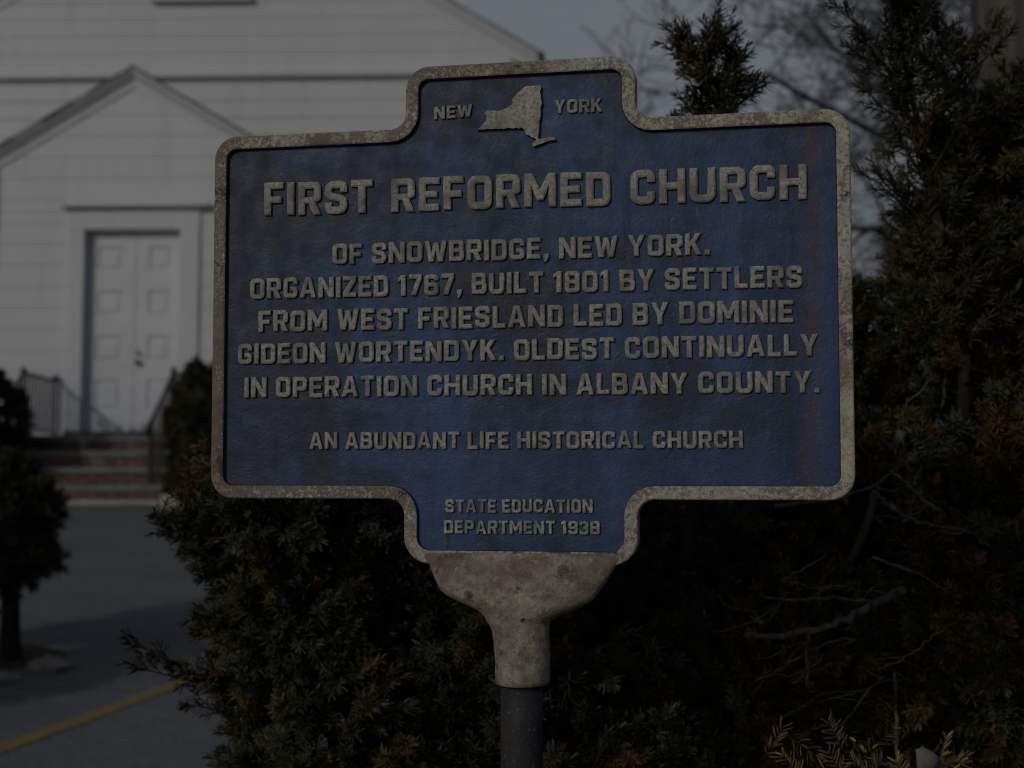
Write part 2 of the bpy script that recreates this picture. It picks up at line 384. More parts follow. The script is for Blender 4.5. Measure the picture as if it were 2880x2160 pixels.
# door frame and door
fr = MB()
fr.box(-.81, -.615, -.05, .16, 2.2, 4.70); fr.box(.585, .83, -.05, .16, 2.2, 4.70); fr.box(-.81, .83, -.047, .16, 4.701, 4.95)
frame = part(fr, 'door_frame', M_WHITE, bevel=.006)
lt = MB(); lt.box(-.90, .965, -.15, 0.01, 4.972, 5.025); lt.box(-.86, .92, -.09, 0.01, 4.951, 4.971)
part(lt, 'door_lintel', M_WHITE, bevel=.006)
th = MB(); th.box(-.72, .72, -.16, .2, 2.10, 2.19)
part(th, 'door_threshold', M_SLATE, bevel=.005)
rows = [(2.45, 2.84), (3.06, 3.39), (3.64, 3.96), (4.21, 4.51)]
for nm, u0, u1, c0, c1 in (('l', -.612, -.008, -.49, -.16), ('r', -.002, .582, .16, .44)):
    d = MB(); v0 = .115
    us = [u0, c0, c1, u1]; zz = [2.192] + [z for r_ in rows for z in r_] + [4.698]
    for i in range(3):
        for j in range(len(zz) - 1):
            if i == 1 and j % 2 == 1:      # recessed panel with raised field
                a0, a1, b0, b1 = us[1], us[2], zz[j], zz[j+1]; k = .028; w = .045
                L0 = [(a0,v0,b0),(a1,v0,b0),(a1,v0,b1),(a0,v0,b1)]
                L1 = [(a0+k,v0+.022,b0+k),(a1-k,v0+.022,b0+k),(a1-k,v0+.022,b1-k),(a0+k,v0+.022,b1-k)]
                L2 = [(a0+w+k,v0+.006,b0+w+k),(a1-w-k,v0+.006,b0+w+k),(a1-w-k,v0+.006,b1-w-k),(a0+w+k,v0+.006,b1-w-k)]
                for p, q in ((L0, L1), (L1, L2)):
                    for e in range(4): d.quad(p[e], p[(e+1)%4], q[(e+1)%4], q[e])
                d.quad(*L2)
            else: d.quad((us[i],v0,zz[j]),(us[i+1],v0,zz[j]),(us[i+1],v0,zz[j+1]),(us[i],v0,zz[j+1]))
    d.box(u0, u1, v0 + .03, v0 + .05, 2.192, 4.698)
    leaf = part(d, 'door', M_DOOR)
    if nm == 'r':
        for (zc, r_, kn) in ((3.05, .034, 'door_knob'), (3.17, .024, 'lock')):
            k = MB(); k.tube([(.055, .115, zc), (.055, .09, zc), (.055, .083, zc), (.055, .055, zc), (.055, .047, zc)], [r_*.9, r_*.5, r_*.5, r_, r_*.6], 10)
            k.build(kn, M_BRASS, leaf)
# main gable
MW, MA = 4.66, 11.0
def main_span(z, zm):
    hw = min(MW, max(0, (MA - .25 - z) / .6))
    if 8.84 < zm < 10.2: return [(-hw, -.78), (.60, hw)]
    return [(-hw, hw)]
mb = MB(); mz = [7.795 + .2665 * i for i in range(11)] + [8.84, 10.2, 10.72]
mz = sorted(mz); boards(mb, main_span, mz, 3.5)
lo = [7.60 - .27 * i for i in range(24)][::-1] + [7.66]
boards(mb, lambda z, zm: [(-MW, MW)], lo, 3.5, .020)
for s in (-1, 1):
    f = [(s*MW, 3.49, 1.2), (s*MW, 19, 1.2), (s*MW, 19, 8.0), (s*MW, 3.49, 8.0)]; mb.quad(*(f if s > 0 else f[::-1]))
mb.add([(-MW, 19, 1.2), (MW, 19, 1.2), (MW, 19, 8.05), (0, 19, 10.8), (-MW, 19, 8.05)], [(0, 4, 3, 2, 1)])
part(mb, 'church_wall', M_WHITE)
mb = MB(); mb.box(-MW - .05, MW + .05, 3.38, 3.52, 7.665, 7.745); mb.box(-MW - .05, MW + .05, 3.43, 3.52, 7.746, 7.79)
part(mb, 'cornice', M_WHITE, bevel=.004)
for s in (-1, 1):
    mb = MB(); mb.box(s*MW - .09, s*MW + .05, 3.44, 3.55, 1.3, 7.6); part(mb, 'corner_board', M_WHITE)
rake(0, MA, .6, 5.0, 3.5, .14, (.025, .045, .22, .32), 'church_rake', 'church_roof', 15.7, 8)
mb = MB(); mb.tube([(5.03, 3.32, 7.93), (5.03, 12, 7.93), (5.03, 19.2, 7.93)], .055, 8)
part(mb, 'gutter', mat('dark_gutter_metal', (.03, .035, .05), .5))
# gable window
w = MB(); w.box(-.78, -.66, 3.44, 3.58, 8.90, 10.06); w.box(.48, .60, 3.44, 3.58, 8.90, 10.06); w.box(-.78, .60, 3.435, 3.58, 10.061, 10.22)
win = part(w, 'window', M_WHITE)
s_ = MB(); s_.box(-.86, .68, 3.37, 3.58, 8.835, 8.899); s_.build('sill', mat('grey_sill_paint', (.60, .65, .67), .6), win, bevel=.005)
g = MB(); g.box(-.66, .48, 3.53, 3.55, 8.90, 10.06); g.build('pane', M_GLASS, win)
u = MB(); u.box(-.11, -.07, 3.505, 3.529, 8.90, 10.06); u.box(-.66, -.111, 3.507, 3.529, 9.46, 9.50); u.box(-.069, .48, 3.507, 3.529, 9.46, 9.50)
u.build('sash', M_WHITE, win)

# ---------------------------------------------------------------- steps and railings
steps = empty('entrance_steps', (-4.7, 17.5, ZB), R(-1.8))
tag(steps, 'brick steps with grey bluestone treads leading up to the white double door', 'steps')
lv = [(2.095, -1.12), (1.905, -1.42), (1.712, -1.72), (1.522, -2.02)]
for i, (z, v) in enumerate(lv):
    back = 0 if i == 0 else lv[i-1][1] + .03
    t = MB(); t.box(-1.06, .985, v - .03, back - .002 if i else -.002, z - .062, z)
    t.build('landing' if i == 0 else 'tread', M_SLATE, steps, loc=(0, 0, -ZB), bevel=.006)
    zb = (lv[i+1][0] if i < 3 else 1.28) ; t = MB(); t.box(-1.03, .955, v, -.004 if i == 0 else lv[i-1][1] - .002, zb - (.06 if i < 3 else 0), z - .063)
    t.build('riser', M_BRICK, steps, loc=(0, 0, -ZB))
t = MB(); t.box(-1.1, 1.0, -2.28, -2.021, 1.30, 1.352); t.build('footing_slab', M_CONC, steps, loc=(0, 0, -ZB), bevel=.008)
def railing(u, label, group):
    root = empty('stair_railing', (-4.7, 17.5, ZB), R(-1.8)); tag(root, label, 'railing', group)
    def tb(name, pts, r, n=6):
        m = MB(); m.tube(pts, r, n); return m.build(name, M_IRON, root, loc=(0, 0, -ZB))
    tb('handrail', [(u, -.06, 2.815), (u, -1.10, 2.815), (u, -1.2, 2.77), (u, -1.6, 2.47), (u, -2.06, 2.17), (u, -2.12, 2.10), (u, -2.10, 2.05), (u, -2.06, 2.06)], .021, 8)
    tb('lower_rail', [(u, -.06, 2.17), (u, -1.12, 2.17)], .013)
    for v in (-.07, -1.12):
        p = tb('post', [(u, v, 2.095), (u, v, 2.80)], .02)
        k = MB(); k.tube([(u, v, 2.80), (u, v, 2.825), (u, v, 2.85), (u, v, 2.875), (u, v, 2.89)], [.012, .03, .036, .028, .008], 10)
        k.build('finial', M_IRON, p)
    tb('post', [(u, -2.02, 1.522), (u, -2.02, 2.19)], .022)
    for i in range(1, 9): tb('baluster', [(u, -.07 - i * .117, 2.17), (u, -.07 - i * .117, 2.81)], .013)
    for i in range(1, 8):
        v = -1.12 - i * .112; z = next(zz for zz, vv in lv[::-1] if v < vv + .3) if v > -2.02 else 1.522
        zt = 2.815 - max(0, -v - 1.12) * .69
        step = [zz for zz, vv in lv if v >= vv - .03]
        tb('baluster', [(u, v, step[0] if step else 1.522), (u, v, zt)], .012)
    return root
railing(-.92, 'black iron railing at the left end of the church steps beside the round clipped shrub', 'iron railings of the church steps')
railing(.83, 'black iron railing with sloping handrail at the right end of the church steps', 'iron railings of the church steps')
mb = MB(); mb.box(-3.72, -3.25, 15.05, 15.45, 1.25, 1.42)
tag(mb.build('curb_block', M_CONC, bevel=.03), 'pale concrete curb block at the foot of the church steps, right end', 'curb')

# ---------------------------------------------------------------- historical marker
SX = Vector((0.00975, 1.76525, 1.4 + 0.23129))
SR = (Matrix.Rotation(-0.19109, 3, 'Z') @ Matrix.Rotation(0.01736, 3, 'X') @ Matrix.Rotation(0.00295, 3, 'Y'))
VB = -1.52                                           # local height of the pole foot
marker = empty('historical_marker')
marker.matrix_world = Matrix.Translation(SX + SR @ Vector((.003, 0, VB))) @ SR.to_4x4()
tag(marker, 'blue and cream cast iron roadside marker reading FIRST REFORMED CHURCH on a steel pole', 'sign')
SL = (-.003, 0, -VB)
def fillet(pts, off=0, seg=7):
    """rounded polygon (u, v, r); off moves the outline inward"""
    out = []; n = len(pts)
    area = sum(pts[i][0]*pts[(i+1)%n][1] - pts[(i+1)%n][0]*pts[i][1] for i in range(n)); sg = 1 if area > 0 else -1
    for i in range(n):
        p, c, q = (Vector(pts[(i+k) % n][:2]) for k in (-1, 0, 1)); r = pts[i][2] if len(pts[i]) > 2 else 0
        a, b = (c - p).normalized(), (q - c).normalized(); cr = (a.x*b.y - a.y*b.x) * sg
        na, nb = Vector((-a.y, a.x)) * sg, Vector((-b.y, b.x)) * sg
        bis = (na + nb); bis = bis / bis.dot(na) if abs(bis.dot(na)) > 1e-6 else na
        c2 = c + bis * off; rr_ = (r - off if cr > 0 else r + off) if r else 0
        if rr_ <= 1e-5 or abs(cr) < 1e-6:
            out += [c2] * (seg + 1 if off or r else 1); continue
        ang = math.acos(max(-1, min(1, a.dot(b)))); t = rr_ * math.tan(ang / 2)
        s, e = c2 - a * t, c2 + b * t
        ctr = s + (na if cr > 0 else -na) * rr_
        v0 = s - ctr
        for k in range(seg + 1):
            th_ = ang * k / seg * (1 if cr > 0 else -1) * sg
            out.append(ctr + Vector((v0.x*math.cos(th_) - v0.y*math.sin(th_), v0.x*math.sin(th_) + v0.y*math.cos(th_))))
    return out
W, H, T, Z, ZB2 = .405, .2355, .147, .3146, -.3160
OUT = [(-W,-H,.030), (-T,-H,.020), (-T,ZB2,.034), (T,ZB2,.034), (T,-H,.020), (W,-H,.030), (W,H,.030), (T,H,.020), (T,Z,.030), (-T,Z,.030), (-T,H,.020), (-W,H,.030)]
prof = [(0, .016), (0, -.0048), (.0006, -.0062), (.0020, -.0072), (.0150, -.0074), (.0165, -.0066), (.0172, -.005), (.0176, .004)]
fm = MB(); loops = []
rw = random.Random(12)
for off, y in prof:
    L = fillet(OUT, off); loops.append(len(fm.v)); fm.v += [(p.x, y, p.y) for p in L]; K = len(L)
for j in range(len(prof) - 1):
    for i in range(K):
        a, b = loops[j] + i, loops[j] + (i + 1) % K; c, d = loops[j+1] + (i + 1) % K, loops[j+1] + i
        fm.f.append((a, b, c, d)); fm.m.append(1 if j >= 5 else 0)
for i in range(K):                                   # back of the rim
    fm.f.append((loops[-1] + i, loops[-1] + (i+1) % K, loops[0] + (i+1) % K, loops[0] + i)); fm.m.append(0)
frm = fm.build('frame', [M_CREAM, M_PANEL], marker, loc=SL)
pl = MB(); L = fillet(OUT, .008); n = len(L)
pl.add([(p.x, 0, p.y) for p in L] + [(p.x, .012, p.y) for p in L],
       [tuple(range(n)), tuple(reversed(range(n, 2*n)))] + [(i, n + i, n + (i+1) % n, (i+1) % n) for i in range(n)])
pl.build('panel', M_PANEL, marker, loc=SL)
# lettering -----------------------------------------------------
S = .205
def stroke(pts, r, h=S/2):
    P = [(x, y, (r if 0 < i < len(pts) - 1 else 0)) for i, (x, y) in enumerate(pts)]
    c = []
    for i, (x, y, rr_) in enumerate(P):
        if not rr_: c.append(Vector((x, y))); continue
        p, o, q = Vector(P[i-1][:2]), Vector((x, y)), Vector(P[i+1][:2]); a, b = (o-p).normalized(), (q-o).normalized()
        ang = math.acos(max(-1, min(1, a.dot(b)))); t = min(rr_ * math.tan(ang/2), (o-p).length*.49, (q-o).length*.49)
        s, e = o - a*t, o + b*t
        for k in range(7):
            f = k / 6; c.append((1-f)**2 * s + 2*f*(1-f) * o + f*f * e)
    Lf, Rt = [], []
    for i in range(len(c)):
        d_ = (c[min(i+1, len(c)-1)] - c[max(i-1, 0)]).normalized(); nn = Vector((-d_.y, d_.x))
        Lf.append(c[i] + nn*h); Rt.append(c[i] - nn*h)
    return [tuple(p) for p in Lf + Rt[::-1]]
def glyph(c):
    h = S/2; s = S; w = .70
    F = lambda p: [tuple(q) for q in fillet(p, 0, 5)]
    if c == 'A': w = .80; return w, [[(0,0),(.20,0),(.25,.19),(w-.25,.19),(w-.20,0),(w,0),(w/2+.13,1),(w/2-.13,1)], [(.305,.37),(w/2,.83),(w-.305,.37)]]
    if c == 'B': return w, [F([(0,0),(w,0,.19),(w,.50,.10),(w-.05,.52),(w-.03,.56,.06),(w-.03,1,.17),(0,1)]), F([(s,.19),(s,.42),(w-s,.42,.04),(w-s,.19,.05)]), F([(s,.60),(s,.81),(w-s-.02,.81,.05),(w-s-.02,.60,.04)])]
    if c == 'C': return w, [stroke([(w-h,.64),(w-h,1-h),(h,1-h),(h,h),(w-h,h),(w-h,.36)], .19)]
    if c == 'D': return w, [F([(0,0),(w,0,.22),(w,1,.22),(0,1)]), F([(s,s-.01),(s,1-s+.01),(w-s,1-s+.01,.06),(w-s,s-.01,.06)])]
    if c == 'E': w = .62; return w, [[(0,0),(w,0),(w,.19),(s,.19),(s,.41),(w-.06,.41),(w-.06,.59),(s,.59),(s,.81),(w,.81),(w,1),(0,1)]]
    if c == 'F': w = .60; return w, [[(0,0),(s,0),(s,.38),(w-.06,.38),(w-.06,.56),(s,.56),(s,.81),(w,.81),(w,1),(0,1)]]
    if c == 'G': return w, [stroke([(w-h,.66),(w-h,1-h),(h,1-h),(h,h),(w-h,h),(w-h,.44),(w*.48,.44)], .15)]
    if c == 'H': w = .74; return w, [[(0,0),(s,0),(s,.41),(w-s,.41),(w-s,0),(w,0),(w,1),(w-s,1),(w-s,.60),(s,.60),(s,1),(0,1)]]
    if c == 'I': return s, [[(0,0),(s,0),(s,1),(0,1)]]
    if c == 'K': w = .74; return w, [[(0,0),(s,0),(s,.33),(.29,.44),(w-.24,0),(w,0),(.43,.59),(w-.02,1),(w-.26,1),(s,.60),(s,1),(0,1)]]
    if c == 'L': w = .58; return w, [[(0,0),(w,0),(w,.19),(s,.19),(s,1),(0,1)]]
    if c == 'M': w = .94; return w, [[(0,0),(s,0),(s,.62),(w/2-.08,.20),(w/2+.08,.20),(w-s,.62),(w-s,0),(w,0),(w,1),(w-.22,1),(w/2,.52),(.22,1),(0,1)]]
    if c == 'N': w = .76; return w, [[(0,0),(s,0),(s,.60),(w-s-.01,0),(w,0),(w,1),(w-s,1),(w-s,.40),(s+.01,1),(0,1)]]
    if c in 'O0': w = .72 if c == 'O' else .70; return w, [F([(0,0,.22),(w,0,.22),(w,1,.22),(0,1,.22)]), F([(s,s,.06),(s,1-s,.06),(w-s,1-s,.06),(w-s,s,.06)])]
    if c == 'P': return w, [F([(0,0),(s,0),(s,.33),(w,.33,.20),(w,1,.20),(0,1)]), F([(s,.52),(s,.81),(w-s,.81,.05),(w-s,.52,.05)])]
    if c == 'R': w = .71; return w, [F([(0,0),(s,0),(s,.35),(.33,.35),(w-.23,0),(w,0),(w-.17,.385),(w,.45,.09),(w,1,.20),(0,1)]), F([(s,.53),(s,.81),(w-s,.81,.05),(w-s,.53,.05)])]
    if c == 'S': w = .69; return w, [stroke([(w-h,.66),(w-h,1-h),(h,1-h),(h,.56),(w-h,.44),(w-h,h),(h,h),(h,.34)], .17)]
    if c == 'T': w = .66; return w, [[(w/2-h,0),(w/2+h,0),(w/2+h,.81),(w,.81),(w,1),(0,1),(0,.81),(w/2-h,.81)]]
    if c == 'U': w = .72; return w, [stroke([(h,1),(h,h),(w-h,h),(w-h,1)], .19)]
    if c == 'W': w = 1.04; return w, [[(0,1),(.21,1),(.31,.38),(.42,.92),(w-.42,.92),(w-.31,.38),(w-.21,1),(w,1),(w-.19,0),(w-.40,0),(w/2,.55),(.40,0),(.19,0)]]
    if c == 'Y': w = .76; return w, [[(w/2-h,0),(w/2+h,0),(w/2+h,.40),(w,1),(w-.23,1),(w/2,.60),(.23,1),(0,1),(w/2-h,.40)]]
    if c == 'Z': w = .64; return w, [[(0,0),(w,0),(w,.19),(.27,.19),(w,.80),(w,1),(0,1),(0,.81),(w-.27,.81),(0,.20)]]
    if c == '1': w = .40; return w, [[(.15,0),(.36,0),(.36,1),(.19,1),(0,.87),(0,.68),(.15,.78)]]
    if c == '7': w = .62; return w, [[(.10,0),(.33,0),(w,.82),(w,1),(0,1),(0,.80),(w-.23,.80)]]
    if c in '69':
        w = .68
        o = F([(0,0,.20),(w,0,.20),(w,.60,.16),(s,.60),(s,.81,.05),(w-s,.81,.03),(w-s,.72),(w,.72),(w,1,.20),(0,1,.20)])
        i = F([(s,.19,.05),(s,.42,.04),(w-s,.42,.04),(w-s,.19,.05)])
        if c == '9': o = [(w - x, 1 - y) for x, y in o]; i = [(w - x, 1 - y) for x, y in i]
        return w, [o, i]
    if c == '3': w = .66; return w, [F([(0,0,.18),(w,0,.18),(w,.48,.09),(w-.05,.5),(w,.52,.09),(w,1,.18),(0,1,.18),(0,.70),(s,.70),(s,.81,.03),(w-s,.81,.05),(w-s,.60,.05),(.26,.60),(.26,.40),(w-s,.40,.05),(w-s,.19,.05),(s,.19,.03),(s,.30),(0,.30)])]
    if c == '8': w = .69; return w, [F([(0,0,.19),(w,0,.19),(w,.48,.09),(w-.04,.5),(w,.52,.09),(w,1,.19),(0,1,.19),(0,.52,.09),(.04,.5),(0,.48,.09)]), F([(s,.19,.05),(s,.41,.05),(w-s,.41,.05),(w-s,.19,.05)]), F([(s,.59,.05),(s,.81,.05),(w-s,.81,.05),(w-s,.59,.05)])]
    if c == '.': return .22, [[(0,0),(.22,0),(.22,.22),(0,.22)]]
    if c == ',': return .24, [[(.02,-.17),(.13,-.17),(.24,.06),(.24,.22),(.02,.22),(.02,0),(.09,0)]]
    return .38, []
def lettering(text, u0, u1, vb0, vb1, cap, depth, name='lettering', gap=.145, space=.36):
    wid, items = 0, []
    for i, ch in enumerate(text):
        if ch == ' ': wid += space - gap + gap; continue
        gw, sp = glyph(ch); items.append((wid, sp)); wid += gw + gap
    wid -= gap; sx = (u1 - u0) / wid; rg = random.Random(text); mb = MB(); bv = .045 * cap
    for off, sp in items:
        dy = rg.uniform(-.02, .02) * cap; dr = rg.uniform(-.012, .012); capv, cape = [], []
        if not sp: continue
        for li, outl in enumerate(sp):
            pts = []
            for (x, y) in outl:
                X = u0 + (off + x) * sx + dr * (y - .5) * cap; t = (X - u0) / (u1 - u0); q = Vector((X, vb0 + (vb1 - vb0) * t + y * cap + dy))
                if not pts or (q - pts[-1]).length > .008 * cap: pts.append(q)
            if (pts[0] - pts[-1]).length < .008 * cap: pts.pop()
            dense = []                                   # extra points so the cast edge can waver
            for p, q in zip(pts, pts[1:] + pts[:1]):
                k = max(1, int((q - p).length / (.16 * cap))); dense += [p.lerp(q, i_ / k) for i_ in range(k)]
            pts = dense; n = len(pts)
            ar = sum(pts[i_].x * pts[(i_+1) % n].y - pts[(i_+1) % n].x * pts[i_].y for i_ in range(n))
            if (ar > 0) != (li == 0): pts.reverse()
            ins, out = [], []
            for i_ in range(n):
                a_, b_ = (pts[i_] - pts[i_-1]).normalized(), (pts[(i_+1) % n] - pts[i_]).normalized()
                nn = Vector((-a_.y - b_.y, a_.x + b_.x)); nn = nn.normalized() if nn.length > 1e-9 else Vector((-a_.y, a_.x))
                sc = min(1.5, 1 / max(.5, nn.dot(Vector((-a_.y, a_.x)))))
                w_ = mnoise.noise(Vector((pts[i_].x * 900, pts[i_].y * 900, 3))) * .016 * cap
                ins.append(pts[i_] + nn * (bv * sc + w_)); out.append(pts[i_] + nn * (w_ - .012 * cap))
            b0 = len(mb.v)
            mb.v += [(p.x, .001, p.y) for p in out] + [(p.x, -depth + bv * .8, p.y) for p in out] + [(p.x * .4 + r_.x * .6, -depth + bv * .22, p.y * .4 + r_.y * .6) for p, r_ in zip(out, ins)] + [(p.x, -depth, p.y) for p in ins]
            for L0, m0 in ((0, 1), (1, 0), (2, 0)):
                for i_ in range(n):
                    i2 = (i_ + 1) % n; mb.f.append((b0 + L0*n + i_, b0 + L0*n + i2, b0 + (L0+1)*n + i2, b0 + (L0+1)*n + i_)); mb.m.append(m0)
            c0 = len(capv); capv += ins; cape += [(c0 + i_, c0 + (i_+1) % n) for i_ in range(n)]
        V2, _, F2, *_r = delaunay_2d_cdt(capv, cape, [], 1, 1e-7)
        def inside(p):
            r_ = False
            for a_, b_ in cape:
                a_, b_ = capv[a_], capv[b_]
                if (a_.y > p.y) != (b_.y > p.y) and p.x < (b_.x - a_.x) * (p.y - a_.y) / (b_.y - a_.y) + a_.x: r_ = not r_
            return r_
        F2 = [f for f in F2 if inside((V2[f[0]] + V2[f[1]] + V2[f[2]]) / 3)]
        b0 = len(mb.v); mb.v += [(p.x, -depth, p.y) for p in V2]
        for f in F2: mb.f.append(tuple(b0 + i_ for i_ in f)); mb.m.append(0)
    o = mb.build(name, [M_LET, M_PANEL], marker, loc=SL)
    o['label'] = 'raised cream letters reading ' + text.rstrip('.,'); return o
for a in (('FIRST REFORMED CHURCH', -.3367, .3526, .1304, .1275, .0420, .0050, 'lettering', .145, .46),
          ('OF SNOWBRIDGE, NEW YORK.', -.2439, .2363, .0645, .0632, .0260, .0041),
          ('ORGANIZED 1767, BUILT 1801 BY SETTLERS', -.3548, .3461, .0222, .0203, .0262, .0041),
          ('FROM WEST FRIESLAND LED BY DOMINIE', -.3430, .3351, -.0206, -.0217, .0268, .0041),
          ('GIDEON WORTENDYK. OLDEST CONTINUALLY', -.3707, .3636, -.0622, -.0628, .0258, .0041),
          ('IN OPERATION CHURCH IN ALBANY COUNTY.', -.3613, .3648, -.1056, -.1069, .0257, .0041),
          ('AN ABUNDANT LIFE HISTORICAL CHURCH', -.2726, .2738, -.1723, -.1730, .0208, .0037),
          ('STATE EDUCATION', -.0942, .0912, -.2519, -.2516, .0161, .0034),
          ('DEPARTMENT 1938', -.0959, .0997, -.2782, -.2781, .0161, .0034),
          ('NEW', -.1103, -.0607, .2466, .2480, .0160, .0034), ('YORK', .0451, .1048, .2467, .2462, .0170, .0034)):
    lettering(*a)
state = [(-.0534,.2303),(-.0427,.2404),(-.041,.247),(-.044,.2496),(-.0427,.2528),(-.0327,.254),(-.0270,.2528),(-.0215,.2540),(-.0128,.2568),(-.0074,.2614),(-.0091,.2665),(-.0054,.27),(-.0015,.2742),(.0045,.2794),(.0082,.2824),(.028,.2826),(.0272,.2745),(.0287,.2596),(.0267,.2401),(.0262,.2303),(.0242,.2156),(.0266,.2143),(.036,.2160),(.045,.2167),(.0467,.2134),(.034,.2103),(.018,.2049),(.0175,.2074),(.0205,.2121),(.0225,.2145),(.0094,.2212),(.007,.2275),(.0032,.2294),(-.02,.2300)]
rq = random.Random(5); st2 = []
for (xa, ya), (xb, yb) in zip(state, state[1:] + state[:1]):
    k_ = max(1, int(math.hypot(xb - xa, yb - ya) / .003))
    st2 += [(xa + (xb-xa)*i/k_ + rq.gauss(0, .00035), ya + (yb-ya)*i/k_ + rq.gauss(0, .00035)) for i in range(k_)]
state = st2
sm = MB(); n = len(state); sm.add([(x, -.0055, y) for x, y in state] + [(x, .001, y) for x, y in state], [tuple(reversed(range(n)))] , 0)
sm.f += [(i, (i+1) % n, n + (i+1) % n, n + i) for i in range(n)]; sm.m += [1] * n
st = sm.build('state_emblem', [M_LET, M_PANEL], marker, loc=SL)
st['label'] = 'raised cream outline map of the state between the words NEW and YORK'
# socket that carries the plate, and the pole
sec = [(-.2990, -.130, .130, .0055, .0075, 5), (-.3060, -.126, .128, .0085, .012, 4), (-.3150, -.1155, .1195, .0150, .018, 3), (-.3200, -.114, .1170, .0180, .021, 2.8), (-.3300, -.1095, .1105, .0225, .025, 2.6), (-.3370, -.1065, .1066, .0255, .027, 2.5), (-.3450, -.1022, .1010, .0285, .030, 2.4),
       (-.3527, -.0950, .0947, .0310, .032, 2.3), (-.3570, -.0885, .0905, .0322, .033, 2.2), (-.3615, -.0780, .0845, .0332, .034, 2.2), (-.3656, -.0668, .0780, .0338, .0345, 2.1), (-.3700, -.0565, .0695, .0342, .035, 2.1), (-.3748, -.0478, .0595, .0343, .035, 2),
       (-.3790, -.0438, .0490, .0342, .035, 2), (-.3830, -.0414, .0400, .0340, .0345, 2), (-.3870, -.0392, .0374, .034, .034, 2), (-.3970, -.0342, .0368, .034, .034, 2), (-.4100, -.0313, .0367, .034, .034, 2),
       (-.4200, -.0311, .0368, .034, .034, 2), (-.4400, -.0306, .0370, .034, .034, 2), (-.4560, -.0302, .0368, .034, .034, 2), (-.4605, -.0292, .0358, .0325, .0325, 2), (-.4622, -.027, .0335, .030, .030, 2)]
fine = []
for a, b in zip(sec, sec[1:]):
    k = max(1, int(abs(a[0] - b[0]) / .0035))
    fine += [tuple(x + (y - x) * i / k for x, y in zip(a, b)) for i in range(k)]
fine.append(sec[-1])
so = MB(); NS = 64
for v, ul, ur, df, db, ex in fine:
    c, hw = (ul + ur) / 2, (ur - ul) / 2
    for k in range(NS):
        a = 2 * math.pi * k / NS; ca, sa = math.cos(a), math.sin(a)
        x = c + hw * math.copysign(abs(ca) ** (2 / ex), ca); y = (db if sa > 0 else df) * math.copysign(abs(sa) ** (2 / ex), sa) + .0045 * (v > -.30) - .002
        p = Vector((x, y, v)); nz = mnoise.fractal(p * 38, 1, 2, 4) * .0016 + mnoise.noise(p * 14) * .0016
        q = Vector((x - c, y, 0)); q = q.normalized() if q.length > 1e-6 else q
        so.v.append(tuple(p + q * nz * (0 if v > -.306 else 1)))
for j in range(len(fine) - 1):
    for k in range(NS):
        so.f.append((j*NS + k, (j+1)*NS + k, (j+1)*NS + (k+1) % NS, j*NS + (k+1) % NS)); so.m.append(0)
so.f.append(tuple((len(fine)-1)*NS + k for k in reversed(range(NS)))); so.m.append(0)
so.f.append(tuple(range(NS))); so.m.append(0)
so.build('socket', M_BOWL, marker, smooth=True, loc=SL)
po = MB(); po.tube([(.0022, 0, -.4605 + (VB - .1 + .4605) * i / 20) for i in range(21)], .0262, 28)
po.build('pole', M_POLE, marker, smooth=True, loc=SL)

